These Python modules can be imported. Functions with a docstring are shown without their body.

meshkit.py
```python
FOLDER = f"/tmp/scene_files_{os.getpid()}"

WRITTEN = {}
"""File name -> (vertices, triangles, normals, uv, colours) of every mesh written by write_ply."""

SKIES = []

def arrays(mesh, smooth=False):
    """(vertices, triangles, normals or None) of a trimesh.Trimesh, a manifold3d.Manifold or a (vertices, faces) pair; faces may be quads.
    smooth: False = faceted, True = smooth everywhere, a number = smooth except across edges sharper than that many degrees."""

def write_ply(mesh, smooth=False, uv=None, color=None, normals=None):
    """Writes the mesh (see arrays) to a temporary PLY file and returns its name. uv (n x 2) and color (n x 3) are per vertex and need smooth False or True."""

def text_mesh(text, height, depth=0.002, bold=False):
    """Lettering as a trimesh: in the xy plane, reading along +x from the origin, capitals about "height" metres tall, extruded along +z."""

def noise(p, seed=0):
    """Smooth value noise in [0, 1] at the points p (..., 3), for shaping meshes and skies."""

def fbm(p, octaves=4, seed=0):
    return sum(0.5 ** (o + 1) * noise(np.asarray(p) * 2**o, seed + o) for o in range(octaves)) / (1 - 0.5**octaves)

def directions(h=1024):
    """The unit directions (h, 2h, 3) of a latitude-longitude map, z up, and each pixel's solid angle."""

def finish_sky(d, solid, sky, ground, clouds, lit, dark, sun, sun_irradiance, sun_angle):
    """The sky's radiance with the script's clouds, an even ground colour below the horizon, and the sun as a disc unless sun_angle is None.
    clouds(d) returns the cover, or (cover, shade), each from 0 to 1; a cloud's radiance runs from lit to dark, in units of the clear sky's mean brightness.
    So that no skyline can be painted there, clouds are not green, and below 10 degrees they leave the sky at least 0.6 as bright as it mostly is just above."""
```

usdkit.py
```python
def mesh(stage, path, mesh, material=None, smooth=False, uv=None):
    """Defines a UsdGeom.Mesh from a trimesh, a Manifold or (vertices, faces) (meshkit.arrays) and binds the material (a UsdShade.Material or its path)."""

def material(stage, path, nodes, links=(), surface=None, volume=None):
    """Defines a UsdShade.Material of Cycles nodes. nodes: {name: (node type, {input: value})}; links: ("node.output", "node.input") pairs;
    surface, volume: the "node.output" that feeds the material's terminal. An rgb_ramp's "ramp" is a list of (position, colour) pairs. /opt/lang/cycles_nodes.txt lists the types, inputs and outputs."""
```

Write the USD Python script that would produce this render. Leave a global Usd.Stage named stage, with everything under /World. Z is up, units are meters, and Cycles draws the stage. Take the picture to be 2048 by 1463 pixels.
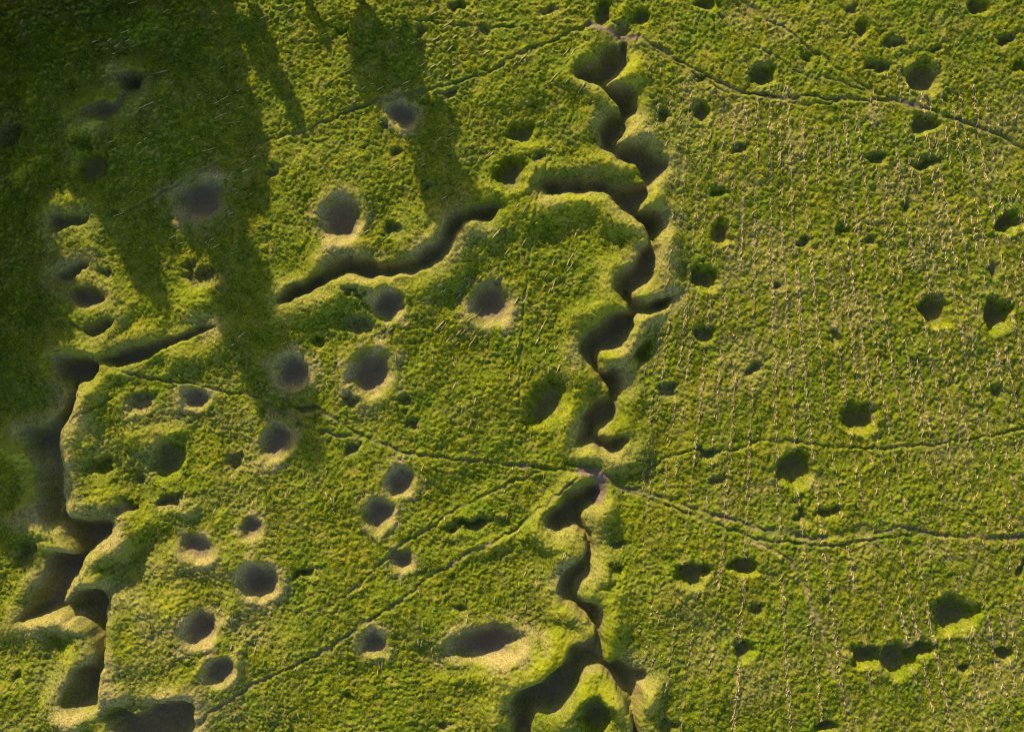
import math, random
import numpy as np
from scipy import ndimage
from scipy.spatial import cKDTree
import shapely
from pxr import Usd, UsdGeom, UsdLux, UsdShade, Gf, Sdf, Vt
import usdkit

stage = Usd.Stage.CreateInMemory()
UsdGeom.SetStageUpAxis(stage, UsdGeom.Tokens.z)
UsdGeom.SetStageMetersPerUnit(stage, 1.0)
UsdGeom.Xform.Define(stage, '/World')
UsdGeom.Scope.Define(stage, '/World/Looks')

# ------------------------------------------------------------------ camera, sky, sun, exposure
S = 0.05                                    # metres of ground per plan unit (the plan is 2048 x 1463 units)
CAM_H = 85.0
cam = UsdGeom.Camera.Define(stage, '/World/camera')
cam.AddTranslateOp().Set(Gf.Vec3d(0, 0, CAM_H))
cam.CreateHorizontalApertureAttr(36.0)
cam.CreateFocalLengthAttr(36.0 * CAM_H / (2048 * S))
cam.CreateClippingRangeAttr(Gf.Vec2f(1.0, 5000.0))
cam.CreateExposureAttr(1.15)

SUN_EL = math.radians(19.0)
SUN_TO = (-0.40, 0.917)                     # plan direction towards the sun (x right, y up the picture)
rot = math.atan2(SUN_TO[0], SUN_TO[1])
dome = UsdLux.DomeLight.Define(stage, '/World/sky')
dome_mat = usdkit.material(stage, '/World/Looks/sky_air', {
    'sky': ('sky_texture', {'sky_type': 'single_scattering', 'sun_disc': False, 'sun_elevation': SUN_EL, 'sun_rotation': rot}),
    'bg': ('background_shader', {'strength': 0.11})}, [('sky.color', 'bg.color')], surface='bg.background')
UsdShade.MaterialBindingAPI.Apply(dome.GetPrim()).Bind(dome_mat)
sun = UsdLux.DistantLight.Define(stage, '/World/sun')
sun.CreateIntensityAttr(1.22)
sun.CreateAngleAttr(0.6)
sun.CreateNormalizeAttr(True)
sun.CreateColorAttr(Gf.Vec3f(1.0, 0.86, 0.50))
sd = np.array([SUN_TO[0] * math.cos(SUN_EL), SUN_TO[1] * math.cos(SUN_EL), math.sin(SUN_EL)])
z = sd / np.linalg.norm(sd); x = np.cross([0, 0, 1.0], z); x /= np.linalg.norm(x); y = np.cross(z, x)
sun.AddTransformOp().Set(Gf.Matrix4d(*x, 0, *y, 0, *z, 0, 0, 0, 0, 1))

# ------------------------------------------------------------------ naming helpers
used = {}
def numbered(parent, name):
    k = used.get((parent, name), 0)
    used[(parent, name)] = k + 1
    return f'{parent}/{name}' + (f'_{k:03d}' if k else '')

def tag(prim, label=None, category=None, group=None, kind=None):
    for k, v in (('label', label), ('category', category), ('group', group), ('kind', kind)):
        if v:
            prim.SetCustomDataByKey(k, v)

tag(dome.GetPrim(), 'clear pale evening sky above the field', 'sky', kind='structure')

# ------------------------------------------------------------------ ground materials
def ground_material(name, tall=1.0):
    n = {
        'geo': ('geometry', {}),
        'cov': ('attribute', {'attribute': 'cover'}),
        'sep': ('separate_color', {}),
        'big': ('noise_texture', {'scale': 0.16, 'detail': 3.0}),
        'mid': ('noise_texture', {'scale': 1.1, 'detail': 5.0, 'roughness': 0.62}),
        'fine': ('noise_texture', {'scale': 5.5, 'detail': 4.0, 'roughness': 0.65}),
        'patch': ('noise_texture', {'scale': 0.55, 'detail': 6.0, 'roughness': 0.7, 'distortion': 0.6}),
        'speck': ('noise_texture', {'scale': 14.0, 'detail': 3.0, 'roughness': 0.7}),
        'rfine': ('rgb_ramp', {'ramp': [(0.3, (0.016, 0.028, 0.005)), (0.47, (0.066, 0.090, 0.005)), (0.6, (0.165, 0.178, 0.004)), (0.75, (0.240, 0.228, 0.008))]}),
        'rmid': ('rgb_ramp', {'ramp': [(0.35, (0.042, 0.070, 0.006)), (0.5, (0.110, 0.130, 0.004)), (0.65, (0.195, 0.188, 0.005))]}),
        'grass': ('mix', {'mix_type': 'mix', 'fac': 0.45}),
        'rbig': ('rgb_ramp', {'ramp': [(0.35, (0.85, 0.95, 0.9)), (0.65, (1.12, 1.0, 1.0))]}),
        'tint': ('mix', {'mix_type': 'multiply', 'fac': 1.0}),
        'rpatch': ('rgb_ramp', {'ramp': [(0.50, (0, 0, 0)), (0.70, (1, 1, 1))]}),
        'rspeck': ('rgb_ramp', {'ramp': [(0.42, (0.10, 0.10, 0.10)), (0.62, (1, 1, 1))]}),
        'pfac': ('math', {'math_type': 'multiply'}),
        'pfac2': ('math', {'math_type': 'multiply', 'value2': 0.75}),
        'worn': ('mix', {'mix_type': 'mix', 'color2': (0.25, 0.175, 0.062)}),
        'lush': ('mix', {'mix_type': 'mix', 'color2': (0.20, 0.205, 0.003)}),
        'strawramp': ('rgb_ramp', {'ramp': [(0.3, (0.10, 0.082, 0.032)), (0.5, (0.21, 0.168, 0.060)), (0.72, (0.34, 0.27, 0.095))]}),
        'dryn': ('math', {'math_type': 'multiply_add', 'value2': 1.7, 'value3': -0.35}),
        'drym': ('math', {'math_type': 'add', 'use_clamp': True}),
        'dryf': ('math', {'math_type': 'multiply', 'use_clamp': True}),
        'straw': ('mix', {'mix_type': 'mix'}),
        'soilramp': ('rgb_ramp', {'ramp': [(0.3, (0.075, 0.054, 0.038)), (0.7, (0.195, 0.138, 0.092))]}),
        'soil': ('mix', {'mix_type': 'mix'}),
        'bmp': ('bump', {'strength': 0.55, 'distance': 0.05}),
        'p': ('principled_bsdf', {'roughness': 0.9, 'specular_ior_level': 0.12}),
    }
    l = [('geo.position', f'{k}.vector') for k in ('big', 'mid', 'fine', 'patch', 'speck')] + [
        ('cov.color', 'sep.color'), ('fine.fac', 'rfine.fac'), ('mid.fac', 'rmid.fac'), ('rfine.color', 'grass.color1'), ('rmid.color', 'grass.color2'),
        ('big.fac', 'rbig.fac'), ('grass.color', 'tint.color1'), ('rbig.color', 'tint.color2'),
        ('patch.fac', 'rpatch.fac'), ('speck.fac', 'rspeck.fac'), ('rpatch.color', 'pfac.value1'), ('rspeck.color', 'pfac.value2'), ('pfac.value', 'pfac2.value1'),
        ('tint.color', 'worn.color1'), ('pfac2.value', 'worn.fac'),
        ('worn.color', 'lush.color1'), ('sep.b', 'lush.fac'),
        ('fine.fac', 'strawramp.fac'), ('sep.r', 'dryf.value1'), ('speck.fac', 'dryn.value1'), ('dryn.value', 'drym.value1'), ('sep.r', 'drym.value2'), ('drym.value', 'dryf.value2'),
        ('lush.color', 'straw.color1'), ('strawramp.color', 'straw.color2'), ('dryf.value', 'straw.fac'),
        ('speck.fac', 'soilramp.fac'), ('straw.color', 'soil.color1'), ('soilramp.color', 'soil.color2'), ('sep.g', 'soil.fac'),
        ('soil.color', 'p.base_color'), ('speck.fac', 'bmp.height'), ('bmp.normal', 'p.normal')]
    return usdkit.material(stage, f'/World/Looks/{name}', n, l, surface='p.BSDF')

turf = ground_material('turf')
straw_mat = usdkit.material(stage, '/World/Looks/dead_straw', {
    'geo': ('geometry', {}), 'n': ('noise_texture', {'scale': 2.5, 'detail': 5.0, 'roughness': 0.7}),
    'r': ('rgb_ramp', {'ramp': [(0.34, (0.22, 0.165, 0.08)), (0.5, (0.40, 0.295, 0.15)), (0.7, (0.54, 0.41, 0.22))]}),
    'p': ('principled_bsdf', {'roughness': 0.85, 'specular_ior_level': 0.1})},
    [('geo.position', 'n.vector'), ('n.fac', 'r.fac'), ('r.color', 'p.base_color')], surface='p.BSDF')
bark = usdkit.material(stage, '/World/Looks/bark', {
    'geo': ('texture_coordinate', {}), 'n': ('noise_texture', {'scale': 6.0, 'detail': 5.0}),
    'r': ('rgb_ramp', {'ramp': [(0.3, (0.05, 0.04, 0.03)), (0.7, (0.14, 0.11, 0.085))]}),
    'p': ('principled_bsdf', {'roughness': 0.9})}, [('geo.object', 'n.vector'), ('n.fac', 'r.fac'), ('r.color', 'p.base_color')], surface='p.BSDF')
leaf_mat = usdkit.material(stage, '/World/Looks/leaves', {
    'geo': ('geometry', {}), 'r': ('rgb_ramp', {'ramp': [(0.0, (0.03, 0.06, 0.012)), (1.0, (0.085, 0.12, 0.02))]}),
    'd': ('diffuse_bsdf', {}), 't': ('translucent_bsdf', {}), 'm': ('mix_closure', {'fac': 0.25})},
    [('geo.random_per_island', 'r.fac'), ('r.color', 'd.color'), ('r.color', 't.color'), ('d.BSDF', 'm.closure1'), ('t.BSDF', 'm.closure2')], surface='m.closure')

# ------------------------------------------------------------------ the plan of the field (plan units; tiles are 512 x 488 sheets at 3x)
def T(ox, oy, pts):
    return [(ox + a / 3.0, oy + b / 3.0) for a, b in pts]

main_left = T(1024, 0, [(625, 275), (560, 285), (530, 330), (480, 385), (400, 410), (368, 445), (385, 485), (445, 497), (530, 535), (600, 585), (655, 640), (688, 692), (650, 682), (620, 680), (560, 710), (530, 760), (515, 830), (520, 880), (560, 920), (620, 938), (680, 965), (730, 965), (780, 1030), (825, 1095), (800, 1112), (720, 1095), (620, 1125), (590, 1105), (560, 1075), (480, 1070), (350, 1073), (200, 1075), (168, 1090), (165, 1120), (200, 1165), (260, 1178), (350, 1162), (430, 1175), (500, 1165), (560, 1168), (600, 1205), (640, 1250), (690, 1275), (760, 1330), (830, 1400), (845, 1440)]) \
    + T(1024, 488, [(830, 0), (790, 10), (770, 60), (740, 110), (680, 150), (620, 185), (600, 220), (610, 280), (650, 312), (700, 370), (716, 408), (640, 395), (560, 440), (510, 490), (440, 530), (410, 580), (405, 630), (425, 690), (445, 735), (490, 765), (540, 812), (580, 860), (602, 905), (560, 918), (500, 950), (440, 1010), (405, 1060), (400, 1120), (390, 1200), (405, 1222), (480, 1222), (530, 1240), (570, 1260), (605, 1285)])
main_right = T(1024, 488, [(645, 1250), (712, 1180), (700, 1152), (620, 1162), (545, 1165), (525, 1130), (560, 1110), (620, 1060), (632, 1010), (640, 950), (665, 890), (668, 815), (650, 738), (595, 746), (537, 770), (516, 740), (518, 680), (530, 635), (600, 638), (670, 635), (680, 590), (700, 540), (727, 490), (752, 445), (800, 420), (900, 405), (955, 370), (962, 322), (900, 312), (785, 340), (740, 330), (735, 292), (790, 260), (840, 225), (856, 160), (860, 60), (862, 5)]) \
    + T(1024, 0, [(868, 1440), (895, 1400), (910, 1330), (882, 1265), (775, 1255), (735, 1240), (770, 1195), (820, 1150), (850, 1105), (890, 1060), (932, 1015), (945, 970), (890, 940), (830, 900), (790, 850), (700, 858), (657, 868), (630, 850), (655, 815), (690, 768), (705, 720), (742, 690), (755, 640), (745, 575), (735, 540), (700, 512), (605, 510), (570, 485), (612, 460), (672, 395), (685, 340), (680, 295)])
lower_main = T(1024, 975, [(535, 0), (520, 70), (500, 112), (430, 138), (410, 180), (406, 230), (430, 262), (470, 300), (490, 330), (478, 400), (466, 470), (430, 520), (402, 600), (388, 650), (480, 682), (545, 705), (548, 800), (545, 900), (547, 985), (552, 1030), (592, 1055), (650, 1022), (720, 1078), (800, 1080), (810, 1150), (772, 1190), (760, 1260), (772, 1320), (742, 1380), (770, 1463), (790, 1520), (740, 1520), (728, 1410), (702, 1310), (665, 1240), (640, 1190), (600, 1130), (548, 1090), (495, 1085), (450, 1105), (400, 1182), (350, 1262), (280, 1338), (200, 1348), (130, 1345), (118, 1400), (122, 1520), (30, 1520), (0, 1400), (-30, 1340), (-22, 1272), (30, 1212), (120, 1162), (230, 1112), (305, 1040), (335, 960), (420, 922), (505, 900), (488, 830), (450, 772), (400, 745), (330, 722), (288, 660), (275, 600), (290, 530), (330, 480), (400, 432), (445, 400), (462, 345), (400, 245), (340, 236), (275, 290), (230, 272), (192, 212), (232, 150), (292, 85), (345, 25), (420, 10), (480, -20)])
middle = T(512, 0, [(1482, 1212), (1400, 1228), (1300, 1234), (1200, 1278), (1150, 1320), (1120, 1390), (1092, 1450)]) \
    + T(512, 488, [(1032, 20), (990, 60), (945, 98), (890, 100), (800, 100), (742, 130), (722, 112), (700, 90), (600, 88), (540, 78), (482, 103), (430, 150), (370, 190), (300, 232), (240, 240), (190, 262), (155, 305), (130, 345), (160, 372), (220, 346), (300, 311), (400, 261), (480, 207), (540, 186), (600, 186), (680, 211), (760, 206), (860, 191), (930, 191), (1010, 166), (1090, 121), (1150, 71), (1180, 20)]) \
    + T(512, 0, [(1188, 1450), (1200, 1400), (1250, 1346), (1320, 1326), (1420, 1334), (1450, 1290)])
left_comm = T(0, 488, [(1292, 482), (1200, 490), (1100, 540), (980, 570), (860, 600), (740, 625), (650, 668), (605, 700), (640, 718), (720, 745), (800, 716), (900, 681), (960, 641), (1050, 601), (1140, 580), (1220, 545), (1292, 508)])
bay_a = T(0, 0, [(290, 1300), (330, 1278), (430, 1290), (500, 1302), (542, 1290), (520, 1340), (430, 1372), (340, 1402), (296, 1360)])
bay_b = T(0, 488, [(310, 178), (400, 130), (480, 80), (532, 110), (520, 150), (440, 190), (410, 230), (350, 222)])
bay_c = T(0, 488, [(412, 290), (450, 254), (540, 250), (620, 288), (636, 340), (560, 381), (490, 390), (430, 360)])
bay_d = T(0, 488, [(488, 510), (560, 464), (650, 440), (692, 455), (670, 500), (590, 546), (550, 576), (500, 546)])
west_upper = T(0, 488, [(300, 690), (420, 672), (588, 690), (592, 752), (552, 822), (470, 832), (458, 900), (448, 980), (430, 1040), (380, 1120), (345, 1180), (330, 1300), (345, 1400), (360, 1463)]) \
    + T(0, 975, [(360, 60), (358, 150), (400, 190), (500, 192), (600, 195), (680, 210), (660, 290), (580, 340), (552, 380), (502, 440), (460, 522), (390, 582), (356, 660), (364, 722), (440, 642), (530, 602), (620, 610), (636, 660), (635, 770), (633, 870), (622, 960), (612, 1040), (602, 1100), (592, 1200), (588, 1332), (540, 1342), (440, 1356), (385, 1322), (372, 1268), (425, 1150), (455, 1085), (560, 1040), (600, 1000), (590, 955), (550, 880), (500, 822), (440, 782), (365, 768), (300, 762), (200, 792), (125, 812), (118, 790), (180, 690), (240, 570), (252, 500), (272, 412), (350, 390), (468, 408), (440, 342), (395, 262), (350, 225), (285, 235), (225, 170), (215, 60)]) \
    + T(0, 488, [(215, 1420), (190, 1290), (140, 1180), (130, 1110), (230, 1090), (330, 1060), (400, 990), (420, 900), (400, 840), (340, 800)])
bottom_pit = T(0, 975, [(622, 1352), (700, 1312), (800, 1368), (900, 1330), (1000, 1272), (1140, 1276), (1166, 1330), (1158, 1440), (1130, 1640), (800, 1660), (700, 1540), (648, 1430)])
west_zigzag = T(0, 0, [(470, 690), (540, 620), (640, 600), (690, 640), (740, 560), (720, 480), (700, 440), (780, 430), (870, 480), (850, 530), (780, 560), (740, 640), (690, 700), (640, 730), (560, 705)])

# the deepest line of the three long trenches: the bottom of the ditch never closes up
DEEP = {0: [(1247, 92), (1249, 130), (1224, 157), (1207, 165), (1222, 190), (1243, 213), (1252, 233), (1249, 253), (1231, 277), (1226, 295), (1234, 310), (1250, 318), (1271, 322), (1286, 343), (1298, 366), (1292, 392), (1275, 410), (1270, 422), (1290, 447), (1306, 475), (1309, 500), (1306, 538), (1298, 560), (1270, 570), (1255, 580), (1258, 600), (1267, 625), (1262, 648), (1250, 670), (1235, 686), (1211, 689), (1193, 693), (1189, 708), (1193, 731), (1203, 752), (1220, 772), (1230, 790), (1230, 812), (1225, 837), (1209, 852), (1194, 860), (1194, 876), (1204, 895)],
        1: [(1196, 985), (1170, 1008), (1160, 1035), (1166, 1060), (1180, 1085), (1181, 1104), (1176, 1132), (1157, 1168), (1149, 1190), (1155, 1214), (1172, 1230), (1191, 1250), (1201, 1275), (1202, 1308), (1206, 1332), (1221, 1350), (1237, 1370), (1251, 1390), (1264, 1424), (1272, 1470)],
        8: [(115, 860), (118, 940), (122, 1000), (135, 1045), (158, 1095), (160, 1118), (140, 1150), (122, 1190), (118, 1222), (140, 1233), (165, 1236), (188, 1262), (201, 1300), (203, 1325), (198, 1350), (192, 1390)]}
# name, plan outline, depth, ramp width, label
TRENCHES = [
    (main_left + main_right, 1.8, 20, 'long zigzag trench with rounded bays running down the field above the bare crossing'),
    (lower_main, 1.75, 20, 'forked winding trench below the bare crossing, curling off the bottom edge'),
    (middle, 1.5, 17, 'crooked dark trench slanting between the centre and the tree shadow, with bright lower lip'),
    (left_comm, 1.2, 13, 'short nearly straight trench running out of the tree shadow on the left'),
    (bay_a, 0.9, 12, 'topmost of the four short trench bays at the edge of the shade on the left'),
    (bay_b, 0.95, 12, 'slanting trench bay second from the top of the four at the left shade edge'),
    (bay_c, 1.1, 13, 'broad oval trench bay third from the top of the four at the left shade edge'),
    (bay_d, 0.9, 12, 'lowest slanting trench bay of the four, just above the straight trench'),
    (west_upper, 1.8, 22, 'wide dark zigzag trench with steep banks along the lower left edge'),
    (bottom_pit, 1.7, 18, 'big brown trench pit cut off by the bottom edge on the left'),
    (west_zigzag, .75, 20, 'faint grassed over zigzag trench deep in the tree shadow at upper left'),
]

# x, y, rx, ry, rotation, kind (s bare floor with straw wall, g steep grassy hole, h soft hollow), label
C = [
 (397, 395, 54, 46, 0, 's', 'broad shallow grey crater lying in the tree shadow at upper left'),
 (683, 439, 47, 49, 0, 's', 'deep round crater with glowing straw lip above the crooked middle trench'),
 (785, 462, 25, 18, 0, 'h', 'small soft hollow just right of the deep straw lipped crater'),
 (803, 227, 33, 30, 40, 's', 'ragged grey hollow under the tip of the right tree shadow'),
 (774, 252, 14, 11, 30, 'h', 'little grey dent touching the lower left of the ragged grey hollow'),
 (1022, 352, 40, 38, 0, 'g', 'large dark grassy crater left of the short side trench'),
 (1043, 266, 29, 22, 0, 'g', 'black hole with a grassy hump below it, above the large grassy crater'),
 (1077, 314, 19, 13, -20, 'h', 'slim hollow behind the grassy hump near the side trench'),
 (918, 17, 23, 12, 0, 'h', 'shallow dark hollow at the top edge above the double footpath'),
 (838, 67, 20, 13, -25, 'h', 'faint slanted dent left of the upper footpath end'),
 (967, 66, 14, 11, 0, 'h', 'tiny dent just below the upper left footpath'),
 (898, 187, 23, 11, -10, 'h', 'shallow oval hollow below the upper diagonal footpath'),
 (688, 60, 19, 10, 0, 'h', 'pale lipped dent between two tree shadows at the top'),
 (1097, 22, 21, 12, -15, 'h', 'oval dent at the top edge left of the trench head'),
 (795, 302, 15, 11, -40, 'h', 'small crease like dent below the ragged grey hollow'),
 (857, 372, 18, 13, -40, 'h', 'grey scuffed dent above the upper end of the crooked trench'),
 (548, 346, 20, 18, 0, 'h', 'dim dent inside the long tree shadow streak'),
 (395, 552, 42, 24, 10, 'h', 'wide dim hollow half in tree shadow above the straight left trench'),
 (778, 610, 32, 35, 0, 's', 'mid size straw walled crater just under the crooked middle trench'),
 (981, 609, 46, 44, -20, 's', 'large straw rimmed crater alone in the centre of the field'),
 (994, 562, 14, 12, 0, 'h', 'notch biting the upper rim of the lone central crater'),
 (585, 745, 42, 38, 0, 's', 'round straw rimmed crater, left one of the pair above the central footpath'),
 (742, 748, 49, 51, 0, 's', 'big round crater with long pale apron, right one of the pair above central footpath'),
 (700, 800, 18, 20, 20, 'h', 'small brown dent on the pale apron of the big round crater'),
 (552, 885, 32, 43, 15, 's', 'tall oval crater with straw foot at the tip of the long tree shadow'),
 (718, 648, 32, 22, 15, 'h', 'dark grassy hollow between the crooked trench and the crater pair'),
 (706, 583, 36, 10, 5, 'h', 'narrow gutter behind the bright lip of the crooked trench'),
 (813, 796, 18, 18, 0, 'h', 'little dark dent right of the big round crater'),
 (616, 816, 24, 13, 15, 'h', 'slim hollow between the two strands of the central footpath'),
 (822, 850, 19, 14, 0, 'h', 'pale scuffed dent above the central footpath'),
 (637, 687, 24, 12, 0, 'h', 'faint hollow above and between the crater pair'),
 (705, 897, 21, 18, -40, 'h', 'dark grassy dent below the fork of the central footpath'),
 (800, 962, 35, 32, 0, 's', 'brown crater, upper one of the touching pair below the central footpath'),
 (758, 1028, 33, 34, 0, 's', 'brown crater, lower one of the touching pair below the central footpath'),
 (391, 797, 31, 24, 0, 's', 'small straw crater close under the left end of the central footpath'),
 (280, 806, 34, 25, 0, 'h', 'dark grassy hollow below the straight left trench'),
 (200, 935, 32, 28, 0, 'h', 'smooth round grassy hollow beside the lower left trench bank'),
 (332, 921, 42, 40, -20, 'g', 'big uneven dark hole on the left, largest of its grassy cluster'),
 (273, 958, 15, 12, 0, 'h', 'tiny dent left of the big uneven dark hole'),
 (467, 926, 24, 28, 0, 'h', 'dark grassy hollow between the big uneven hole and the tall oval crater'),
 (247, 1016, 24, 20, 0, 'g', 'small dark grassy hole above the funnel of the lower left trench'),
 (338, 1003, 42, 15, -18, 'h', 'long curved grassy gutter below the big uneven dark hole'),
 (393, 1096, 38, 33, 20, 's', 'straw footed crater lying below the long curved gutter'),
 (503, 1057, 26, 24, 0, 's', 'small straw crater right of the straw footed one'),
 (517, 1163, 44, 42, 0, 's', 'big grey floored crater with pale lower lip, lower left centre'),
 (612, 1147, 36, 14, -14, 'h', 'flat oval hollow right of the big grey floored crater'),
 (805, 1118, 27, 26, 0, 's', 'small crater with tan apron between the two diagonal footpaths'),
 (748, 1283, 32, 31, 0, 's', 'grey crater just below the long diagonal footpath'),
 (398, 1260, 38, 36, -15, 's', 'pale rimmed grey crater right of the lower left trench'),
 (440, 1343, 40, 30, -42, 's', 'teardrop brown crater next to the diagonal footpath end'),
 (975, 1288, 80, 40, -10, 's', 'very wide oval crater with greyish floor at bottom centre'),
 (924, 1222, 22, 17, 0, 'h', 'dark grassy dent above the very wide oval crater'),
 (938, 1050, 50, 18, -16, 'h', 'long grassy gutter between the two diagonal footpaths'),
 (612, 1000, 12, 10, 0, 'h', 'barely visible dent in plain grass left of the touching crater pair'),
 (1095, 806, 42, 58, 22, 'g', 'large smooth deep bowl leaning against the long zigzag trench'),
 (692, 1395, 17, 12, 0, 'h', 'small dark dent low in the frame left of the grey crater'),
 (889, 1451, 21, 14, 0, 'h', 'dark dent at the bottom edge left of the forked trench'),
 (45, 1108, 28, 44, 0, 'h', 'soft shaded hollow at the far left edge beside the trench mound'),
 (33, 1358, 16, 12, 0, 'h', 'little grey dent near the bottom left corner'),
 (180, 336, 35, 35, 0, 'g', 'black pit with a lit lower rim inside the tree shadow on the left'),
 (12, 268, 34, 32, 0, 'h', 'dim wide hollow cut by the left edge in shadow'),
 (160, 285, 26, 20, 60, 'h', 'dim dip between the faint zigzag trench and the black pit in shade'),
 (268, 160, 30, 18, -15, 'h', 'dim bay shaped dip at the upper end of the faint zigzag trench'),
 (213, 548, 20, 17, -20, 'h', 'small dark notch beside the broad oval trench bay'),
 (1206, 26, 18, 30, 0, 'g', 'dark slot at the top edge above the bare trench crossing'),
 (1285, 30, 22, 20, 0, 'g', 'round dark hole right of the slot at the top edge'),
 (1245, 58, 20, 12, 10, 'h', 'shaded dip right beside the upper bare trench crossing'),
 (1415, 4, 23, 14, 0, 'g', 'black hole cut by the top edge right of the trench head'),
 (1404, 222, 21, 25, 0, 'g', 'upright dark hole in the grass right of the upper zigzag trench'),
 (1530, 145, 30, 24, -30, 'g', 'slanted dark hole between two upper right footpaths'),
 (1330, 231, 20, 18, 0, 'h', 'grey brown scuffed dent close to the upper zigzag trench'),
 (1402, 157, 16, 13, 0, 'h', 'grey dent under the double upper right footpath'),
 (1480, 298, 15, 12, 0, 'h', 'faint grey dent at the start of the straw rows'),
 (1437, 384, 18, 15, 0, 'h', 'soft dent above the round hole near the zigzag trench'),
 (1446, 466, 26, 26, 0, 'g', 'round dark hole, upper of three in line right of the zigzag trench'),
 (1412, 557, 28, 29, 0, 'g', 'dark hole with bright green lower lip, middle of three right of the zigzag trench'),
 (1410, 665, 24, 19, 0, 'g', 'small dark hole, lowest of three in line right of the zigzag trench'),
 (1726, 60, 20, 18, -20, 'g', 'dark dent with a yellow green slope below, upper right'),
 (1705, 18, 18, 11, 0, 'h', 'small shaded dent near the top edge, upper right'),
 (1621, 118, 18, 17, 0, 'h', 'grey dent right beside the fork of thin footpaths'),
 (1789, 89, 27, 14, 0, 'h', 'wide grey scuffed dent above the black pit at upper right'),
 (1756, 133, 30, 14, 0, 'h', 'long dim dent just left of the black pit at upper right'),
 (1847, 157, 42, 32, 28, 'g', 'large black pit with glowing lower lip above the upper right footpath'),
 (1956, 15, 23, 20, 0, 'g', 'dark pit at the top edge near the right corner'),
 (2016, 83, 24, 16, -20, 'h', 'grey slanted dent near the upper right corner'),
 (2041, 134, 20, 13, 0, 'h', 'small dark dent cut by the right edge, upper right'),
 (1849, 250, 30, 22, -10, 'g', 'dark oval hole directly below the upper right footpath'),
 (1750, 321, 26, 15, 0, 'h', 'left one of two scuffed oval dents in line below the upper right footpath'),
 (1850, 328, 34, 15, -5, 'h', 'right and longer one of two scuffed oval dents below the upper right footpath'),
 (1814, 416, 17, 14, 0, 'h', 'small faint dent under the two scuffed oval dents'),
 (2019, 446, 32, 24, 0, 'g', 'dark hole by the right edge with bright lower lip'),
 (1686, 464, 16, 14, 0, 'h', 'middle one of three small dents side by side in the straw rows'),
 (1742, 484, 17, 13, 0, 'h', 'right one of three small dents side by side in the straw rows'),
 (1610, 483, 18, 13, 0, 'h', 'left one of three small dents side by side in the straw rows'),
 (1876, 100, 15, 9, 0, 'h', 'tiny dent just above the large black pit'),
 (1508, 738, 23, 15, -20, 'h', 'slanted dent in the grass between the zigzag trench and the straw rows'),
 (1340, 783, 23, 21, 0, 'h', 'grey brown dent with pale foot close right of the zigzag trench'),
 (1290, 705, 16, 38, 18, 'h', 'long shaded gutter behind the zigzag trench bank'),
 (1557, 573, 15, 15, 0, 'h', 'small grey square looking dent left in the straw rows'),
 (1672, 673, 18, 12, 0, 'h', 'grey dent crossed by straw in the middle of the rows'),
 (1871, 622, 33, 34, 0, 'g', 'crisp round hole with straw edged lip, left of two near the right edge'),
 (1994, 630, 34, 36, 0, 'g', 'round dark hole, right of two near the right edge'),
 (1986, 538, 16, 17, 0, 'h', 'dim dent above the right edge round hole'),
 (1719, 838, 38, 37, 0, 'g', 'round hole with bright lower slope just above the level right footpath'),
 (1591, 940, 38, 44, 0, 'g', 'large black square shouldered hole below the level right footpath'),
 (1998, 785, 18, 14, 0, 'h', 'dark dent near the right edge above the level footpath'),
 (1655, 1022, 28, 14, -10, 'h', 'brown scuffed dent below the black square shouldered hole'),
 (1600, 1032, 24, 12, 0, 'h', 'green shaded dip left of the brown scuffed dent'),
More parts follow.
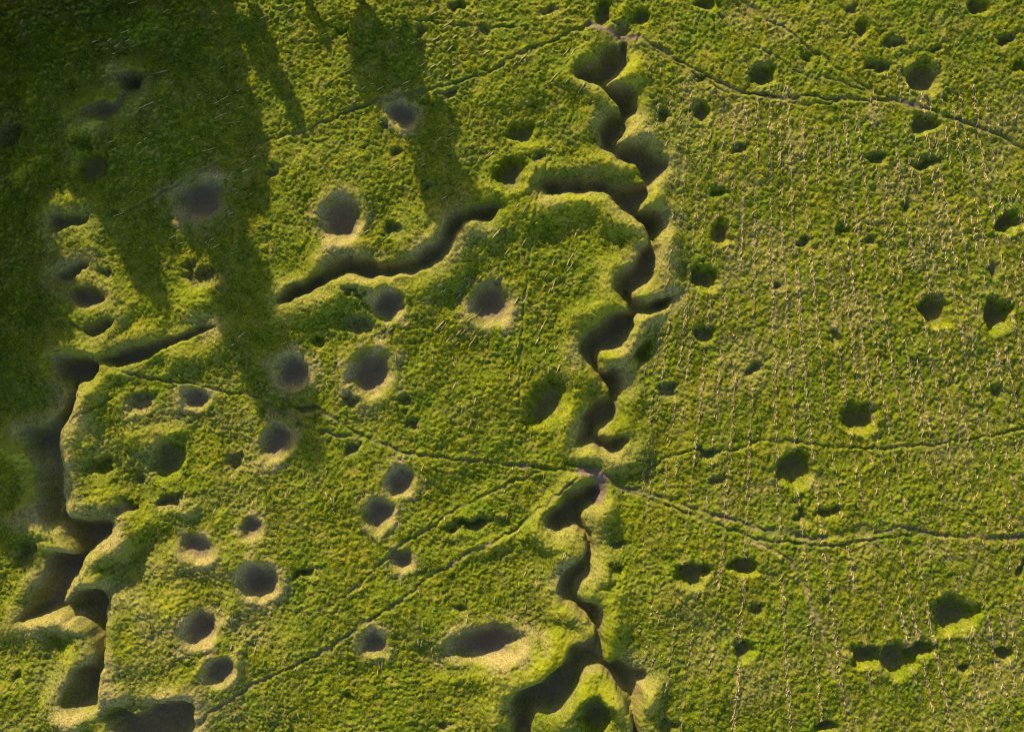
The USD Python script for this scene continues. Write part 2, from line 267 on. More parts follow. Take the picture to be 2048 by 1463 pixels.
 (1386, 1148, 35, 30, 0, 'g', 'dark grassy hole, left of two below the broad right footpath'),
 (1490, 1134, 37, 19, 0, 'g', 'long dark grassy hole, right of two below the broad right footpath'),
 (1434, 966, 18, 12, 0, 'h', 'small dark dent above the broad right footpath'),
 (1490, 1300, 24, 21, 0, 'g', 'small black round hole alone at lower right of the forked trench'),
 (1515, 1222, 19, 13, -20, 'h', 'brown scuffed dent above the small black round hole'),
 (1909, 1231, 46, 46, 0, 'g', 'biggest black round pit at lower right with yellow lower lip'),
 (1730, 1311, 36, 25, 0, 'g', 'left lobe hole of the triple black hollow at lower right'),
 (1796, 1319, 46, 35, 0, 'g', 'central deepest lobe hole of the triple black hollow at lower right'),
 (1844, 1300, 32, 20, 0, 'g', 'right lobe hole of the triple black hollow at lower right'),
 (2013, 1308, 18, 18, 0, 'g', 'small black hole near the lower right edge'),
 (1932, 1338, 20, 15, 0, 'h', 'brown scuffed dent under the biggest black round pit'),
 (1652, 1457, 31, 14, 0, 'g', 'dark hole cut by the bottom edge at right'),
 (1420, 908, 26, 16, -10, 'h', 'soft dent crossed by the start of the level right footpath'),
 (1231, 1142, 20, 18, 0, 'h', 'dark dent on the right bank of the forked trench'),
 (1237, 1090, 22, 12, 0, 'h', 'shaded dip above the dark dent on the forked trench bank'),
 (1190, 1428, 38, 44, 0, 'g', 'dark bowl enclosed between the two arms of the forked trench'),
 (1334, 1450, 26, 18, 0, 'h', 'dark dent at the bottom edge right of the forked trench'),
 (2043, 1142, 13, 20, 0, 'h', 'grey dent cut by the right edge below the broad footpath'),
]
C = [c for c in C if 'barely visible' not in c[6]]

# grassy humps: x, y, rx, ry, rotation, height
HUMPS = [(1262, 148, 34, 22, -35, .45), (1272, 268, 28, 19, -35, .4), (1312, 392, 22, 34, 15, .45), (1180, 912, 25, 11, 0, .5), (1150, 955, 26, 12, -10, .35),
 (1225, 712, 26, 14, 0, .35), (1245, 25, 14, 26, 20, .4), (1297, 1392, 18, 24, 0, .6), (1218, 1388, 30, 34, 0, .45), (1065, 300, 30, 12, -10, .35), (1180, 1230, 18, 24, -30, .3),
 (130, 1100, 30, 30, 0, .5), (180, 1165, 34, 26, -30, .5), (110, 1245, 50, 20, 10, .45), (150, 1330, 22, 60, 0, .4), (240, 1390, 50, 24, 0, .3), (120, 830, 30, 16, -10, .35), (40, 900, 40, 26, 0, .4),
 (375, 1018, 34, 16, 0, .35), (400, 590, 30, 18, -20, .4), (190, 240, 40, 14, -20, .35), (255, 130, 34, 18, 0, .3), (455, 1235, 16, 50, 15, .35), (480, 1310, 14, 50, 15, .3),
 (940, 455, 26, 18, 0, .35), (1115, 405, 28, 12, 0, .25), (1160, 402, 22, 12, 0, .25), (1250, 200, 20, 14, 0, .15), (270, 870, 50, 14, -10, .25), (345, 860, 34, 12, 0, .25), (1050, 1330, 70, 40, -20, .45), (60, 180, 26, 34, 0, .3), (400, 1340, 24, 14, -40, .25),
 (290, 885, 46, 16, -8, .3), (215, 985, 40, 22, 10, .3), (170, 880, 34, 40, 0, .3), (235, 1090, 60, 26, -35, .4), (300, 1200, 50, 60, 0, .35), (255, 1300, 40, 60, 0, .35), (350, 1190, 36, 40, 20, .25), (455, 1130, 30, 26, 0, .25), (440, 1035, 30, 22, 0, .2),
 (960, 1350, 80, 20, -6, .35), (1110, 1300, 50, 34, -40, .4), (1130, 1120, 36, 34, 0, .4), (1235, 1030, 44, 30, 20, .35), (1235, 1250, 24, 60, 0, .35), (1240, 1180, 24, 30, 0, .25), (1340, 520, 16, 60, 0, .3), (1310, 610, 24, 20, 0, .35), (1285, 660, 24, 40, 20, .35), (1250, 740, 24, 40, 0, .3), (1255, 840, 20, 50, 10, .35), (1140, 840, 30, 60, 15, .4), (1210, 330, 50, 14, 10, .3), (1100, 425, 60, 30, 10, .3), (1230, 440, 60, 24, 35, .3),
 (640, 560, 80, 12, -18, .25), (800, 545, 60, 12, -14, .25), (900, 490, 22, 50, 25, .2), (330, 690, 90, 14, -20, .3), (300, 610, 60, 26, -15, .25), (1000, 1085, 60, 14, -16, .25), (50, 330, 40, 20, -40, .3)]

def J(*ps):
    return [p for q in ps for p in q]
# paths: plan line, half width, depth, bareness, label
PATHS = [
 (J([(1181, 52), (1134, 68), (1104, 85), (1067, 100), (1024, 121), (979, 147), (935, 158), (895, 170), (865, 180), (829, 185), (765, 200), (725, 213), (672, 233), (612, 260), (562, 273), (512, 288), (467, 313), (427, 333), (377, 353), (317, 387), (283, 407), (240, 427)]), 3.2, .12, .25, 'thin trodden footpath slanting down left from the upper bare crossing'),
 ([(835, 45), (879, 47), (929, 53), (979, 56), (1024, 58), (1060, 61), (1100, 76)], 2.8, .08, .2, 'faint short footpath joining the slanting one near the top'),
 ([(1180, 52), (1205, 60), (1225, 68), (1245, 75), (1272, 78)], 6.5, .05, .95, 'bare pinkish earth crossing over the head of the zigzag trench'),
 ([(1277, 76), (1307, 90), (1341, 107), (1374, 127), (1407, 143), (1441, 160), (1474, 177), (1501, 185), (1536, 190), (1603, 193), (1646, 194), (1686, 197), (1736, 200), (1790, 203), (1836, 213), (1883, 230), (1920, 240), (1953, 253), (1986, 263), (2020, 280), (2048, 297), (2100, 330)], 3.4, .15, .45, 'trodden footpath from the upper crossing to the right edge'),
 ([(1275, 84), (1330, 112), (1400, 152), (1470, 184), (1536, 191), (1579, 200), (1623, 209), (1653, 207), (1680, 198)], 2.6, .10, .25, 'second strand running beside the upper right footpath'),
 ([(1484, -10), (1543, 37), (1580, 60), (1610, 87), (1646, 113), (1686, 143), (1730, 173), (1770, 193), (1796, 203)], 2.8, .11, .3, 'thin footpath slanting down from the top edge to the upper right one'),
 ([(1500, 84), (1536, 101), (1570, 125), (1603, 143), (1633, 153), (1670, 160), (1712, 174), (1740, 182)], 2.6, .09, .25, 'thin footpath passing the slanted dark hole at upper right'),
 (J([(195, 730), (227, 738), (257, 746), (287, 755), (317, 761), (360, 761), (390, 768), (423, 778), (460, 785), (512, 793), (545, 818), (562, 829), (592, 846), (629, 858), (662, 868), (699, 873), (726, 875)]), 3.2, .12, .25, 'lower strand of the central footpath from the straight left trench'),
 (J([(545, 775), (579, 788), (612, 803), (645, 821), (672, 841), (699, 860), (726, 874), (762, 885), (795, 901), (829, 911), (872, 913), (912, 918), (962, 923), (1024, 930), (1057, 933), (1091, 936), (1124, 939), (1155, 943), (1180, 946)]), 3.6, .13, .4, 'central footpath running to the bare crossing from the crater pair'),
 ([(1162, 941), (1180, 945), (1195, 948), (1204, 952), (1207, 966), (1204, 985), (1190, 1000)], 11, .05, 1.0, 'bare pinkish earth patch where the footpaths cross the trench'),
 ([(1212, 950), (1228, 962), (1237, 972), (1257, 980), (1291, 986), (1324, 994), (1357, 1003), (1391, 1018), (1424, 1030), (1474, 1041), (1507, 1053), (1536, 1061), (1563, 1063), (1589, 1070), (1616, 1075), (1643, 1073), (1669, 1067), (1703, 1063), (1736, 1062), (1763, 1057), (1796, 1052), (1823, 1053), (1846, 1063), (1869, 1070), (1919, 1072), (1959, 1069), (1979, 1073), (2019, 1075), (2048, 1076), (2100, 1080)], 4.6, .14, .6, 'broad worn footpath from the bare crossing to the right edge'),
 ([(1250, 985), (1330, 1010), (1420, 1045), (1480, 1066), (1536, 1081), (1569, 1085), (1619, 1087), (1669, 1090), (1703, 1083), (1736, 1078), (1769, 1072), (1803, 1067), (1840, 1066)], 3.0, .12, .35, 'lower strand beside the broad worn right footpath'),
 ([(1254, 958), (1301, 938), (1351, 911), (1391, 902), (1434, 901), (1490, 893), (1536, 881), (1569, 883), (1619, 888), (1669, 893), (1719, 895), (1769, 895), (1819, 894), (1869, 890), (1903, 883), (1936, 876), (1969, 873), (2003, 866), (2048, 858), (2100, 850)], 2.8, .12, .2, 'level thin footpath across the straw rows to the right edge'),
 (J([(380, 1463), (400, 1445), (433, 1418), (477, 1388), (512, 1368), (545, 1352), (579, 1335), (619, 1315), (655, 1298), (685, 1275), (719, 1252), (745, 1235), (779, 1213), (805, 1195), (832, 1175), (865, 1152), (895, 1133), (929, 1108), (979, 1088), (1024, 1066), (1057, 1040), (1081, 1019), (1101, 1002), (1124, 982), (1150, 958)]), 3.6, .14, .4, 'long diagonal footpath from the bottom edge to the bare crossing'),
 ([(690, 1190), (725, 1162), (752, 1135), (779, 1112), (802, 1085), (832, 1072), (865, 1052), (905, 1025), (945, 1005), (985, 985), (1024, 966), (1075, 945)], 3.0, .11, .25, 'upper fainter diagonal footpath beside the long one'),
 ([(1104, 317), (1087, 353), (1074, 400), (1064, 480), (1054, 560), (1048, 622), (1044, 688), (1041, 754), (1037, 815)], 2.4, .08, .15, 'hair thin upright track left of the zigzag trench'),
 ([(1505, 1080), (1556, 1105), (1579, 1122), (1599, 1155), (1613, 1188), (1626, 1222), (1639, 1262), (1649, 1298), (1659, 1322), (1669, 1352), (1683, 1382), (1699, 1412), (1713, 1442), (1722, 1475)], 3.4, .06, .55, 'pale dusty track leading down to the bottom edge at right'),
 ([(1280, 1030), (1317, 1115), (1331, 1148), (1347, 1185), (1377, 1215), (1407, 1252), (1424, 1282)], 2.4, .07, .15, 'faint green track right of the forked trench'),
 ([(-30, 738), (0, 736), (50, 726), (100, 716), (150, 715), (190, 712)], 3.0, .10, .2, 'faint footpath coming in from the left edge in shade'),
 ([(143, 648), (167, 671), (187, 698), (198, 724)], 2.8, .10, .15, 'short track down past the lowest trench bay'),
 ([(153, 838), (187, 818), (233, 790)], 2.6, .10, .1, 'short crease like track below the straight left trench'),
 ([(345, 595), (378, 622), (410, 640)], 2.4, .08, .15, 'short track above the right end of the straight left trench'),
]

# ------------------------------------------------------------------ the height field
STEP = 1.85
gx = np.arange(-110, 2158.01, STEP); gy = np.arange(-110, 1573.01, STEP)
NX, NY = len(gx), len(gy)
PX, PY = np.meshgrid(gx, gy)                     # rows run down the plan
rng = np.random.default_rng(7)

def smooth_noise(sig_x, sig_y=None, seed=0):
    """Unit-variance smooth noise; sigmas in plan units."""
    sig_y = sig_y or sig_x
    r = np.random.default_rng(1000 + seed)
    k = max(1, int(min(sig_x, sig_y) / STEP / 3))
    n = r.standard_normal((NY // k + 4, NX // k + 4))
    n = ndimage.gaussian_filter(n, (sig_y / STEP / k, sig_x / STEP / k), mode='wrap')
    if k > 1:
        jj = np.arange(NY) / k; ii = np.arange(NX) / k
        n = ndimage.map_coordinates(n, np.meshgrid(jj, ii, indexing='ij'), order=3, mode='nearest')
    n = n[:NY, :NX]
    return (n - n.mean()) / n.std()

def sstep(t):
    t = np.clip(t, 0, 1); return t * t * (3 - 2 * t)

def chaikin(p, n=2):
    p = np.asarray(p, float)
    for _ in range(n):
        q = np.roll(p, -1, 0)
        p = np.stack([.75 * p + .25 * q, .25 * p + .75 * q], 1).reshape(-1, 2)
    return p

def window(x0, x1, y0, y1):
    i0, i1 = np.searchsorted(gx, [x0, x1]); j0, j1 = np.searchsorted(gy, [y0, y1])
    return slice(max(j0, 0), min(j1, NY)), slice(max(i0, 0), min(i1, NX))

warp_x = smooth_noise(7, seed=1) * 1.3 + smooth_noise(3, seed=61) * .7
warp_y = smooth_noise(7, seed=2) * 1.3 + smooth_noise(3, seed=62) * .7
WX, WY = PX + warp_x, PY + warp_y

trench_id = np.full((NY, NX), -1, np.int16)
for k, (poly, D, W, label) in enumerate(TRENCHES):
    pg = shapely.Polygon(chaikin(poly)).buffer(0)
    if k in DEEP:
        pg = pg.union(shapely.LineString(DEEP[k]).buffer(6.5))
    x0, y0, x1, y1 = pg.bounds
    w = window(x0 - 6, x1 + 6, y0 - 6, y1 + 6)
    shapely.prepare(pg)
    m = shapely.contains_xy(pg, WX[w], WY[w])
    t = trench_id[w]; t[m & (t < 0)] = k
inside = trench_id >= 0
din = ndimage.distance_transform_edt(inside) * STEP
dout, near = ndimage.distance_transform_edt(~inside, return_indices=True)
dout *= STEP
own = trench_id[near[0], near[1]]                # nearest trench of every point
Dmap = np.array([t[1] for t in TRENCHES])[own]; Wmap = np.array([t[2] for t in TRENCHES], float)[own]
Dmap = ndimage.gaussian_filter(Dmap, 4); Wmap = ndimage.gaussian_filter(Wmap, 4) * np.clip(1 + .28 * smooth_noise(16, seed=5), .6, 1.8)
bank_amp = np.clip(0.62 + 0.24 * smooth_noise(30, seed=3) + .12 * smooth_noise(13, seed=7), .06, 1.1) * np.clip(Dmap / 1.6, .3, 1)
bank_c = np.clip(21 + 6 * smooth_noise(24, seed=6), 10, 34)
bank = bank_amp * np.where(dout < bank_c, np.exp(-((dout - bank_c) / bank_c) ** 2), np.exp(-((dout - bank_c) / 24) ** 2))
bank = np.where(inside, bank_amp * math.exp(-1) * (1 - sstep(din / Wmap)), bank)
cut = .85 * Dmap * np.clip(1 - (1 - np.clip(din / Wmap, 0, 1)) ** 1.7, 0, 1) + .016 * np.minimum(din, 45)
deep_pts = np.vstack([shapely.get_coordinates(shapely.LineString(l).segmentize(2.0)) for l in DEEP.values()])
dd, _ = cKDTree(deep_pts).query(np.stack([WX[inside], WY[inside]], -1), distance_upper_bound=20)
gully = np.zeros((NY, NX)); gully[inside] = np.where(np.isfinite(dd), np.exp(-(np.minimum(dd, 20) / 5.5) ** 2), 0)
cut = cut + gully * np.clip(1.25 - cut, .15, 1.0)
H = bank - np.where(inside, cut, 0)
short = np.maximum(np.where(inside, 1, np.exp(-(dout / 30) ** 2)), 0)       # short, cropped turf here
dry = np.where(inside, .56 + .2 * smooth_noise(10, seed=4) * .5, np.clip(.30 + .18 * smooth_noise(22, seed=9) + .20 * sstep((PY - 720) / 200) * sstep((560 - PX) / 200) * sstep((PX - 105 + 200 * sstep((PY - 950) / 160)) / 40) + .22 * sstep((PX - 1215) / 40) * sstep((1420 - PX) / 60) * sstep((PY - 350) / 100), 0, .9) * np.exp(-((dout - 8) / 24) ** 2))
soil = np.where(inside, .10 + .12 * np.clip(smooth_noise(6, seed=17), -1, 2) + .55 * sstep((din / Wmap - .75) / .4), 0)
lush = np.clip(.22 + .25 * smooth_noise(40, seed=8), 0, .7) * np.exp(-((dout - 14) / 16) ** 2) * (~inside)

for hx, hy, rx, ry, a, h in HUMPS:
    w = window(hx - 3 * max(rx, ry), hx + 3 * max(rx, ry), hy - 3 * max(rx, ry), hy + 3 * max(rx, ry))
    c, s = math.cos(math.radians(a)), math.sin(math.radians(a))
    u, v = (WX[w] - hx), (WY[w] - hy)
    e = ((u * c + v * s) / rx) ** 2 + ((-u * s + v * c) / ry) ** 2
    H[w] += 1.45 * h * np.exp(-e) * (~inside[w]); lush[w] += .4 * np.exp(-e)

brk = smooth_noise(9, seed=80) * .7 + smooth_noise(4, seed=81) * .7
crater_id = np.full((NY, NX), -1, np.int16); crater_q = np.full((NY, NX), 9.0)
for k, (cx, cy, rx, ry, a, kind, label) in enumerate(C):
    r = random.Random(k + 5); R = max(rx, ry); mean = .5 * (rx + ry)
    w = window(cx - 1.9 * R, cx + 1.9 * R, cy - 1.9 * R, cy + 1.9 * R)
    c, s = math.cos(math.radians(a)), math.sin(math.radians(a))
    amp = {'s': .75, 'g': 1.1, 'h': 1.5}[kind]
    u0, v0 = PX[w] + amp * warp_x[w] * 1.6 - cx, PY[w] + amp * warp_y[w] * 1.6 - cy
    u, v = (u0 * c + v0 * s) / rx, (-u0 * s + v0 * c) / ry
    th = np.arctan2(v, u)
    q = np.hypot(u, v) / (1 + amp * (.07 * np.sin(2 * th + r.uniform(0, 6)) + .05 * np.sin(3 * th + r.uniform(0, 6)) + .04 * np.sin(5 * th + r.uniform(0, 6))))
    D = {'s': .31, 'g': .43, 'h': .34}[kind] * 2 * mean * S
    D = min(D, 1.5)
    t = np.clip(1 - q, 0, 1)
    if kind == 's':
        bowl = D * np.clip(1 - q * q, 0, 1) ** .95
        rim = .10 * D * np.exp(-((q - 1.15) / .17) ** 2)
    elif kind == 'g':
        bowl = D * np.clip(1 - q ** 2.4, 0, 1) ** 1.1
        rim = .06 * D * np.exp(-((q - 1.15) / .16) ** 2)
    else:
        bowl = D * np.clip(1 - q * q, 0, 1) ** 1.6
        rim = .05 * D * np.exp(-((q - 1.2) / .2) ** 2)
    H[w] += rim - bowl
    inner = sstep((1.2 - q) / .25)
    if kind == 's':
        big = sstep((mean - 18) / 12)
        dry[w] = np.maximum(dry[w], np.clip(.72 + .22 * brk[w], 0, 1) * inner * (.35 + .65 * big)); soil[w] = np.maximum(soil[w], .75 * sstep((.80 - q) / .3)); short[w] = np.maximum(short[w], sstep((1.45 - q) / .4))
        dry[w] = np.maximum(dry[w], np.clip(.32 + .3 * brk[w], 0, 1) * sstep((1.8 - q) / .5))
    elif kind == 'g':
        lush[w] = np.maximum(lush[w], .22 * inner); soil[w] = np.maximum(soil[w], .45 * sstep((.75 - q) / .35))
    else:
        dry[w] = np.maximum(dry[w], .25 * sstep((1 - q) / .3) * (k % 2)); soil[w] = np.maximum(soil[w], .22 * sstep((.9 - q) / .4) * (k % 3 > 0))
    better = (q < 1.25) & (q < crater_q[w])
    crater_id[w] = np.where(better, k, crater_id[w]); crater_q[w] = np.where(better, q, crater_q[w])

# round the breaks of slope a little, as turf does
H = .35 * H + .65 * ndimage.gaussian_filter(H, 1.6)

path_id = np.full((NY, NX), -1, np.int16)
for k, (line, hw, D, bare, label) in enumerate(PATHS):
    p = np.asarray(line, float)
    seg = np.hypot(*np.diff(p, axis=0).T); at = np.r_[0, np.cumsum(seg)]
    tt = np.arange(0, at[-1], 1.2)
    from scipy.interpolate import PchipInterpolator
    q = np.stack([PchipInterpolator(at, p[:, 0])(tt), PchipInterpolator(at, p[:, 1])(tt)], 1)
    w = window(q[:, 0].min() - 25, q[:, 0].max() + 25, q[:, 1].min() - 25, q[:, 1].max() + 25)
    pts = np.stack([PX[w] + warp_x[w] * 1.2, PY[w] + warp_y[w] * 1.2], -1)
    d, idx = cKDTree(q).query(pts.reshape(-1, 2), distance_upper_bound=24)
    d = np.where(np.isfinite(d), d, 99).reshape(pts.shape[:2])
    d = d * (1 + .22 * smooth_noise(9, seed=70 + k)[w])
    ok = ~inside[w] | (bare > .9)
    D = 1.25 * D
    H[w] += np.where(ok, -D * np.exp(-(d / hw) ** 2 * .8) + .22 * D * np.exp(-((d - 2.2 * hw) / hw) ** 2), 0)
    near_p = np.exp(-(d / hw) ** 4 * .8)
    bare_n = np.clip(bare * (.85 + .5 * brk[w]), 0, 1) if bare < .9 else bare
    soil[w] = np.maximum(soil[w], bare_n * near_p); dry[w] *= 1 - bare * near_p
    if 'dusty' in label:
        soil[w] *= 1 - .8 * near_p; dry[w] = np.maximum(dry[w], np.clip(.85 + .3 * brk[w], 0, 1) * near_p)
    short[w] = np.maximum(short[w], near_p * (.5 + .5 * bare))
    t = path_id[w]; t[(d < hw * 1.05) & ok & (crater_q[w] > .95)] = k
# natural lie of the land
fade = np.minimum.reduce([sstep((PX + 110) / 90), sstep((2158 - PX) / 90), sstep((PY + 110) / 90), sstep((1573 - PY) / 90)])
right = sstep((PX - 1300) / 150)
southwest = sstep((PY - 700) / 160) * sstep((620 - PX) / 160) * sstep((PX - 95 + 200 * sstep((PY - 950) / 160)) / 40) * (~inside)
southmid = sstep((PY - 1180) / 120) * sstep((PX - 820) / 120) * sstep((1420 - PX) / 120) * (~inside)
land = .20 * smooth_noise(150, seed=10) + .145 * smooth_noise(40, seed=11) * (1 - .45 * right) + .060 * smooth_noise(16, seed=12) * (1 - .25 * right)
land += .19 * smooth_noise(26, seed=14) * np.clip(southwest + .8 * southmid, 0, 1) + .10 * smooth_noise(24, seed=15) * sstep((1290 - PX) / 100) * (~inside)
dry = np.clip(dry, 0, 1) + np.clip(.11 + .20 * smooth_noise(20, seed=16), 0, .5) * np.clip(southwest + .6 * southmid, 0, 1)
land = np.where(inside, ndimage.gaussian_filter(land, 8), ndimage.gaussian_filter(land, 1.5))
tuft = (.020 * smooth_noise(5.2, seed=20) + .031 * smooth_noise(2.4, seed=21) + .030 * smooth_noise(1.5, seed=22))
tuft = np.where(tuft > 0, tuft * 1.25, tuft * .8)
lay = .022 * smooth_noise(1.9, 4.4, seed=23)
combed = .018 * smooth_noise(4.0, 1.8, seed=24)
H += land + (tuft + right * lay + (1 - right) * combed) * (1 - .62 * np.clip(short, 0, 1)) + .022 * np.clip(short, 0, 1) * smooth_noise(2.0, seed=25) + .05 * np.clip(short, 0, 1) * smooth_noise(9, seed=26)
H *= fade
for a in (dry, soil, lush):
    a *= fade
# rows of dead straw: where they run
def slope_right(px, py):
    xs = [1280, 1340, 1420, 1500, 1580, 1680, 1800, 2048]; ys = [-.10, -.12, -.10, -.04, .06, .14, .19, .22]
    up = np.interp(py, [150, 500, 900, 1400], [.6, .9, 1.05, 1.15])
    return np.interp(px, xs, ys) * up
dens = smooth_noise(30, seed=40) * .6 + smooth_noise(9, seed=41) * .6
def at(f, px, py):
    j = int((py - gy[0]) / STEP); i = int((px - gx[0]) / STEP)
    return f[min(max(j, 0), NY - 1), min(max(i, 0), NX - 1)]
def blocked(px, py):
    return at(inside, px, py) or at(dout, px, py) < 22 or at(path_id, px, py) >= 0 or at(crater_q, px, py) < .8
ROWS = []
rs = random.Random(11)
stamp = np.zeros((NY, NX), np.float32)
for row in range(-4, 52):
    px = 1285 + row * 21 + rs.uniform(-5, 5); py = 120.0
    strength = rs.uniform(-.2, .7)
    while py < 1500:
        step = rs.uniform(2.5, 5)
        sl = slope_right(px, py)
        ramp = np.interp(py, [130, 230, 330], [-1.2, -.2, .2]) if px > 1450 else np.interp(py, [130, 420], [-1, -.2])
        if 1285 < px < 2060 and not blocked(px, py):
            w_ = min(max(.75 + .5 * (at(dens, px, py) + ramp + strength), 0), 1.4)
            stamp[int((py - gy[0]) / STEP), int((px - gx[0]) / STEP)] += w_
            if at(dens, px, py) + strength + ramp > rs.uniform(-.6, 1.2):
                ROWS.append((px, py, sl))
        px += sl * step; py += step
stamp = ndimage.gaussian_filter(stamp, (1.6, 1.0)); stamp /= np.percentile(stamp[stamp > 1e-3], 95)
dry = np.clip(dry, 0, 1) + .75 * np.clip(stamp, 0, 1) * np.clip(.8 + .35 * smooth_noise(4, seed=82), 0, 1.3) * (1 - .6 * np.clip(soil, 0, 1))
cover_fine = np.stack([np.clip(dry + (.06 + .16 * right) * np.clip(smooth_noise(34, seed=31) + .8 * smooth_noise(10, seed=30), 0, 2), 0, 1), np.clip(soil, 0, 1), np.clip(lush, 0, .8)], -1)

# one sheet: the fine grid in the middle, ever longer cells out to the horizon
ext = 42 * (1.28 ** np.arange(1, 26) - 1) / .28 * .5
ax = np.r_[gx[0] - ext[::-1], gx, gx[-1] + ext]; ay = np.r_[gy[0] - ext[::-1], gy, gy[-1] + ext]
E = len(ext)
Z = np.pad(H, E); CV = np.pad(cover_fine, ((E, E), (E, E), (0, 0)))
XW = (ax - 1024) * S; YW = (731.5 - ay) * S
dzx = np.gradient(Z, XW, axis=1); dzy = np.gradient(Z, YW, axis=0)
P3 = np.stack(np.broadcast_arrays(XW[None, :], YW[:, None], Z), -1).astype(np.float32).reshape(-1, 3)
N3 = np.stack([-dzx, -dzy, np.ones_like(Z)], -1); N3 /= np.linalg.norm(N3, axis=-1, keepdims=True)
N3 = N3.reshape(-1, 3).astype(np.float32); CV = CV.reshape(-1, 3).astype(np.float32)
MX, MY = len(ax), len(ay)
quad_at = (np.arange(MY - 1)[:, None] * MX + np.arange(MX - 1)[None, :])

def piece(path, cells, origin=None, material=turf):
    """The cells (boolean map of the sheet) as one mesh; origin: what its parent already adds."""
    a = quad_at[cells]
    q = np.stack([a, a + MX, a + MX + 1, a + 1], 1)
    u, inv = np.unique(q, return_inverse=True)
    m = UsdGeom.Mesh.Define(stage, path)
    p = P3[u] if origin is None else P3[u] - np.asarray(origin, np.float32)
    m.CreatePointsAttr(Vt.Vec3fArray.FromNumpy(np.ascontiguousarray(p)))
    m.CreateFaceVertexCountsAttr(Vt.IntArray.FromNumpy(np.full(len(q), 4, np.int32)))
    m.CreateFaceVertexIndicesAttr(Vt.IntArray.FromNumpy(inv.reshape(-1).astype(np.int32)))
    m.CreateSubdivisionSchemeAttr('none')
    m.CreateNormalsAttr(Vt.Vec3fArray.FromNumpy(np.ascontiguousarray(N3[u]))); m.SetNormalsInterpolation('vertex')
    UsdGeom.PrimvarsAPI(m).CreatePrimvar('cover', Sdf.ValueTypeNames.Color3fArray, 'vertex').Set(Vt.Vec3fArray.FromNumpy(np.ascontiguousarray(CV[u])))
    UsdShade.MaterialBindingAPI.Apply(m.GetPrim()).Bind(material)
    return m.GetPrim()

def place(path, origin):
    x = UsdGeom.Xform.Define(stage, path); x.AddTranslateOp().Set(Gf.Vec3d(*map(float, origin)))
    return x.GetPrim()

def cells_of(mask):
    out = np.zeros((MY - 1, MX - 1), bool)
    out[E:E + NY - 1, E:E + NX - 1] = mask[:-1, :-1]
    return out

def height(px, py):
    return float(ndimage.map_coordinates(H, [[(py - gy[0]) / STEP], [(px - gx[0]) / STEP]], order=1, mode='nearest')[0])

# blades of grass: tufts of leaning triangles
blade_mats = [usdkit.material(stage, f'/World/Looks/blades_{nm}', {
    'd': ('diffuse_bsdf', {'color': c}), 't': ('translucent_bsdf', {'color': c}), 'm': ('mix_closure', {'fac': 0.2})},
    [('d.BSDF', 'm.closure1'), ('t.BSDF', 'm.closure2')], surface='m.closure') for nm, c in
    (('green', (0.115, 0.145, 0.005)), ('yellow', (0.33, 0.31, 0.008)), ('deep', (0.032, 0.052, 0.007)), ('dry', (0.44, 0.33, 0.12)))]
def tuft_shape(seed, blades=8, spread=.08, h=.10, w=.030, low=.25, high=1.15):
    r = np.random.default_rng(seed)
    a = r.uniform(0, 2 * np.pi, blades); lean = r.uniform(low, high, blades)
    b = np.stack([r.normal(0, spread * .5, blades), r.normal(0, spread * .5, blades), np.full(blades, -.03)], 1)
    d = np.stack([np.cos(a) * np.sin(lean), np.sin(a) * np.sin(lean), np.cos(lean)], 1)
    side = np.stack([-np.sin(a + .6), np.cos(a + .6), 0 * a], 1) * w * r.uniform(.6, 1.2, blades)[:, None]
    tip = b + d * (h * r.uniform(.6, 1.35, blades))[:, None]
    return np.stack([b - side, b + side, tip], 1).reshape(-1, 3)
SHAPES = [tuft_shape(200 + i) if i < 4 else tuft_shape(200 + i, blades=8, spread=.13, h=.21, w=.022, low=.8, high=1.4) for i in range(8)]
def scatter_points(mask, per_m2, seed):
    """Random points inside a mask of the sheet: plan x, y."""
    r = np.random.default_rng(seed)
    jj, ii = np.nonzero(mask)
    n = int(len(jj) * (STEP * S) ** 2 * per_m2)
    k = r.integers(0, len(jj), n)
    return gx[ii[k]] + r.uniform(0, STEP, n), gy[jj[k]] + r.uniform(0, STEP, n), r
def on_sheet(f, px, py):
    return ndimage.map_coordinates(f, [(py - gy[0]) / STEP, (px - gx[0]) / STEP], order=1, mode='nearest')
def sward(path, mask, per_m2, origin, scale=1.0, seed=3):
    """The grass in a hollow or on a bank, joined into one part."""
    if mask.sum() < 8:
        return
    px, py, r = scatter_points(mask, per_m2, seed + int(mask.sum()))
    n = len(px)
    if n == 0:
        return
    sh = np.stack(SHAPES)[r.integers(0, len(SHAPES), n)] * (scale * r.uniform(.6, 1.3, n))[:, None, None]
    a = r.uniform(0, 2 * np.pi, n); c, s_ = np.cos(a)[:, None], np.sin(a)[:, None]
    x = sh[..., 0] * c - sh[..., 1] * s_; y = sh[..., 0] * s_ + sh[..., 1] * c
    v = np.stack([x + ((px - 1024) * S)[:, None], y + ((731.5 - py) * S)[:, None], sh[..., 2] + on_sheet(H, px, py)[:, None]], -1).reshape(-1, 3) - np.asarray(origin)
    m = UsdGeom.Mesh.Define(stage, path)
    m.CreatePointsAttr(Vt.Vec3fArray.FromNumpy(v.astype(np.float32)))
    m.CreateFaceVertexCountsAttr(Vt.IntArray.FromNumpy(np.full(len(v) // 3, 3, np.int32)))
    m.CreateFaceVertexIndicesAttr(Vt.IntArray.FromNumpy(np.arange(len(v), dtype=np.int32))); m.CreateSubdivisionSchemeAttr('none')
    UsdShade.MaterialBindingAPI.Apply(m.GetPrim()).Bind(sward_mat)
    m.GetPrim().SetCustomDataByKey('kind', 'stuff')
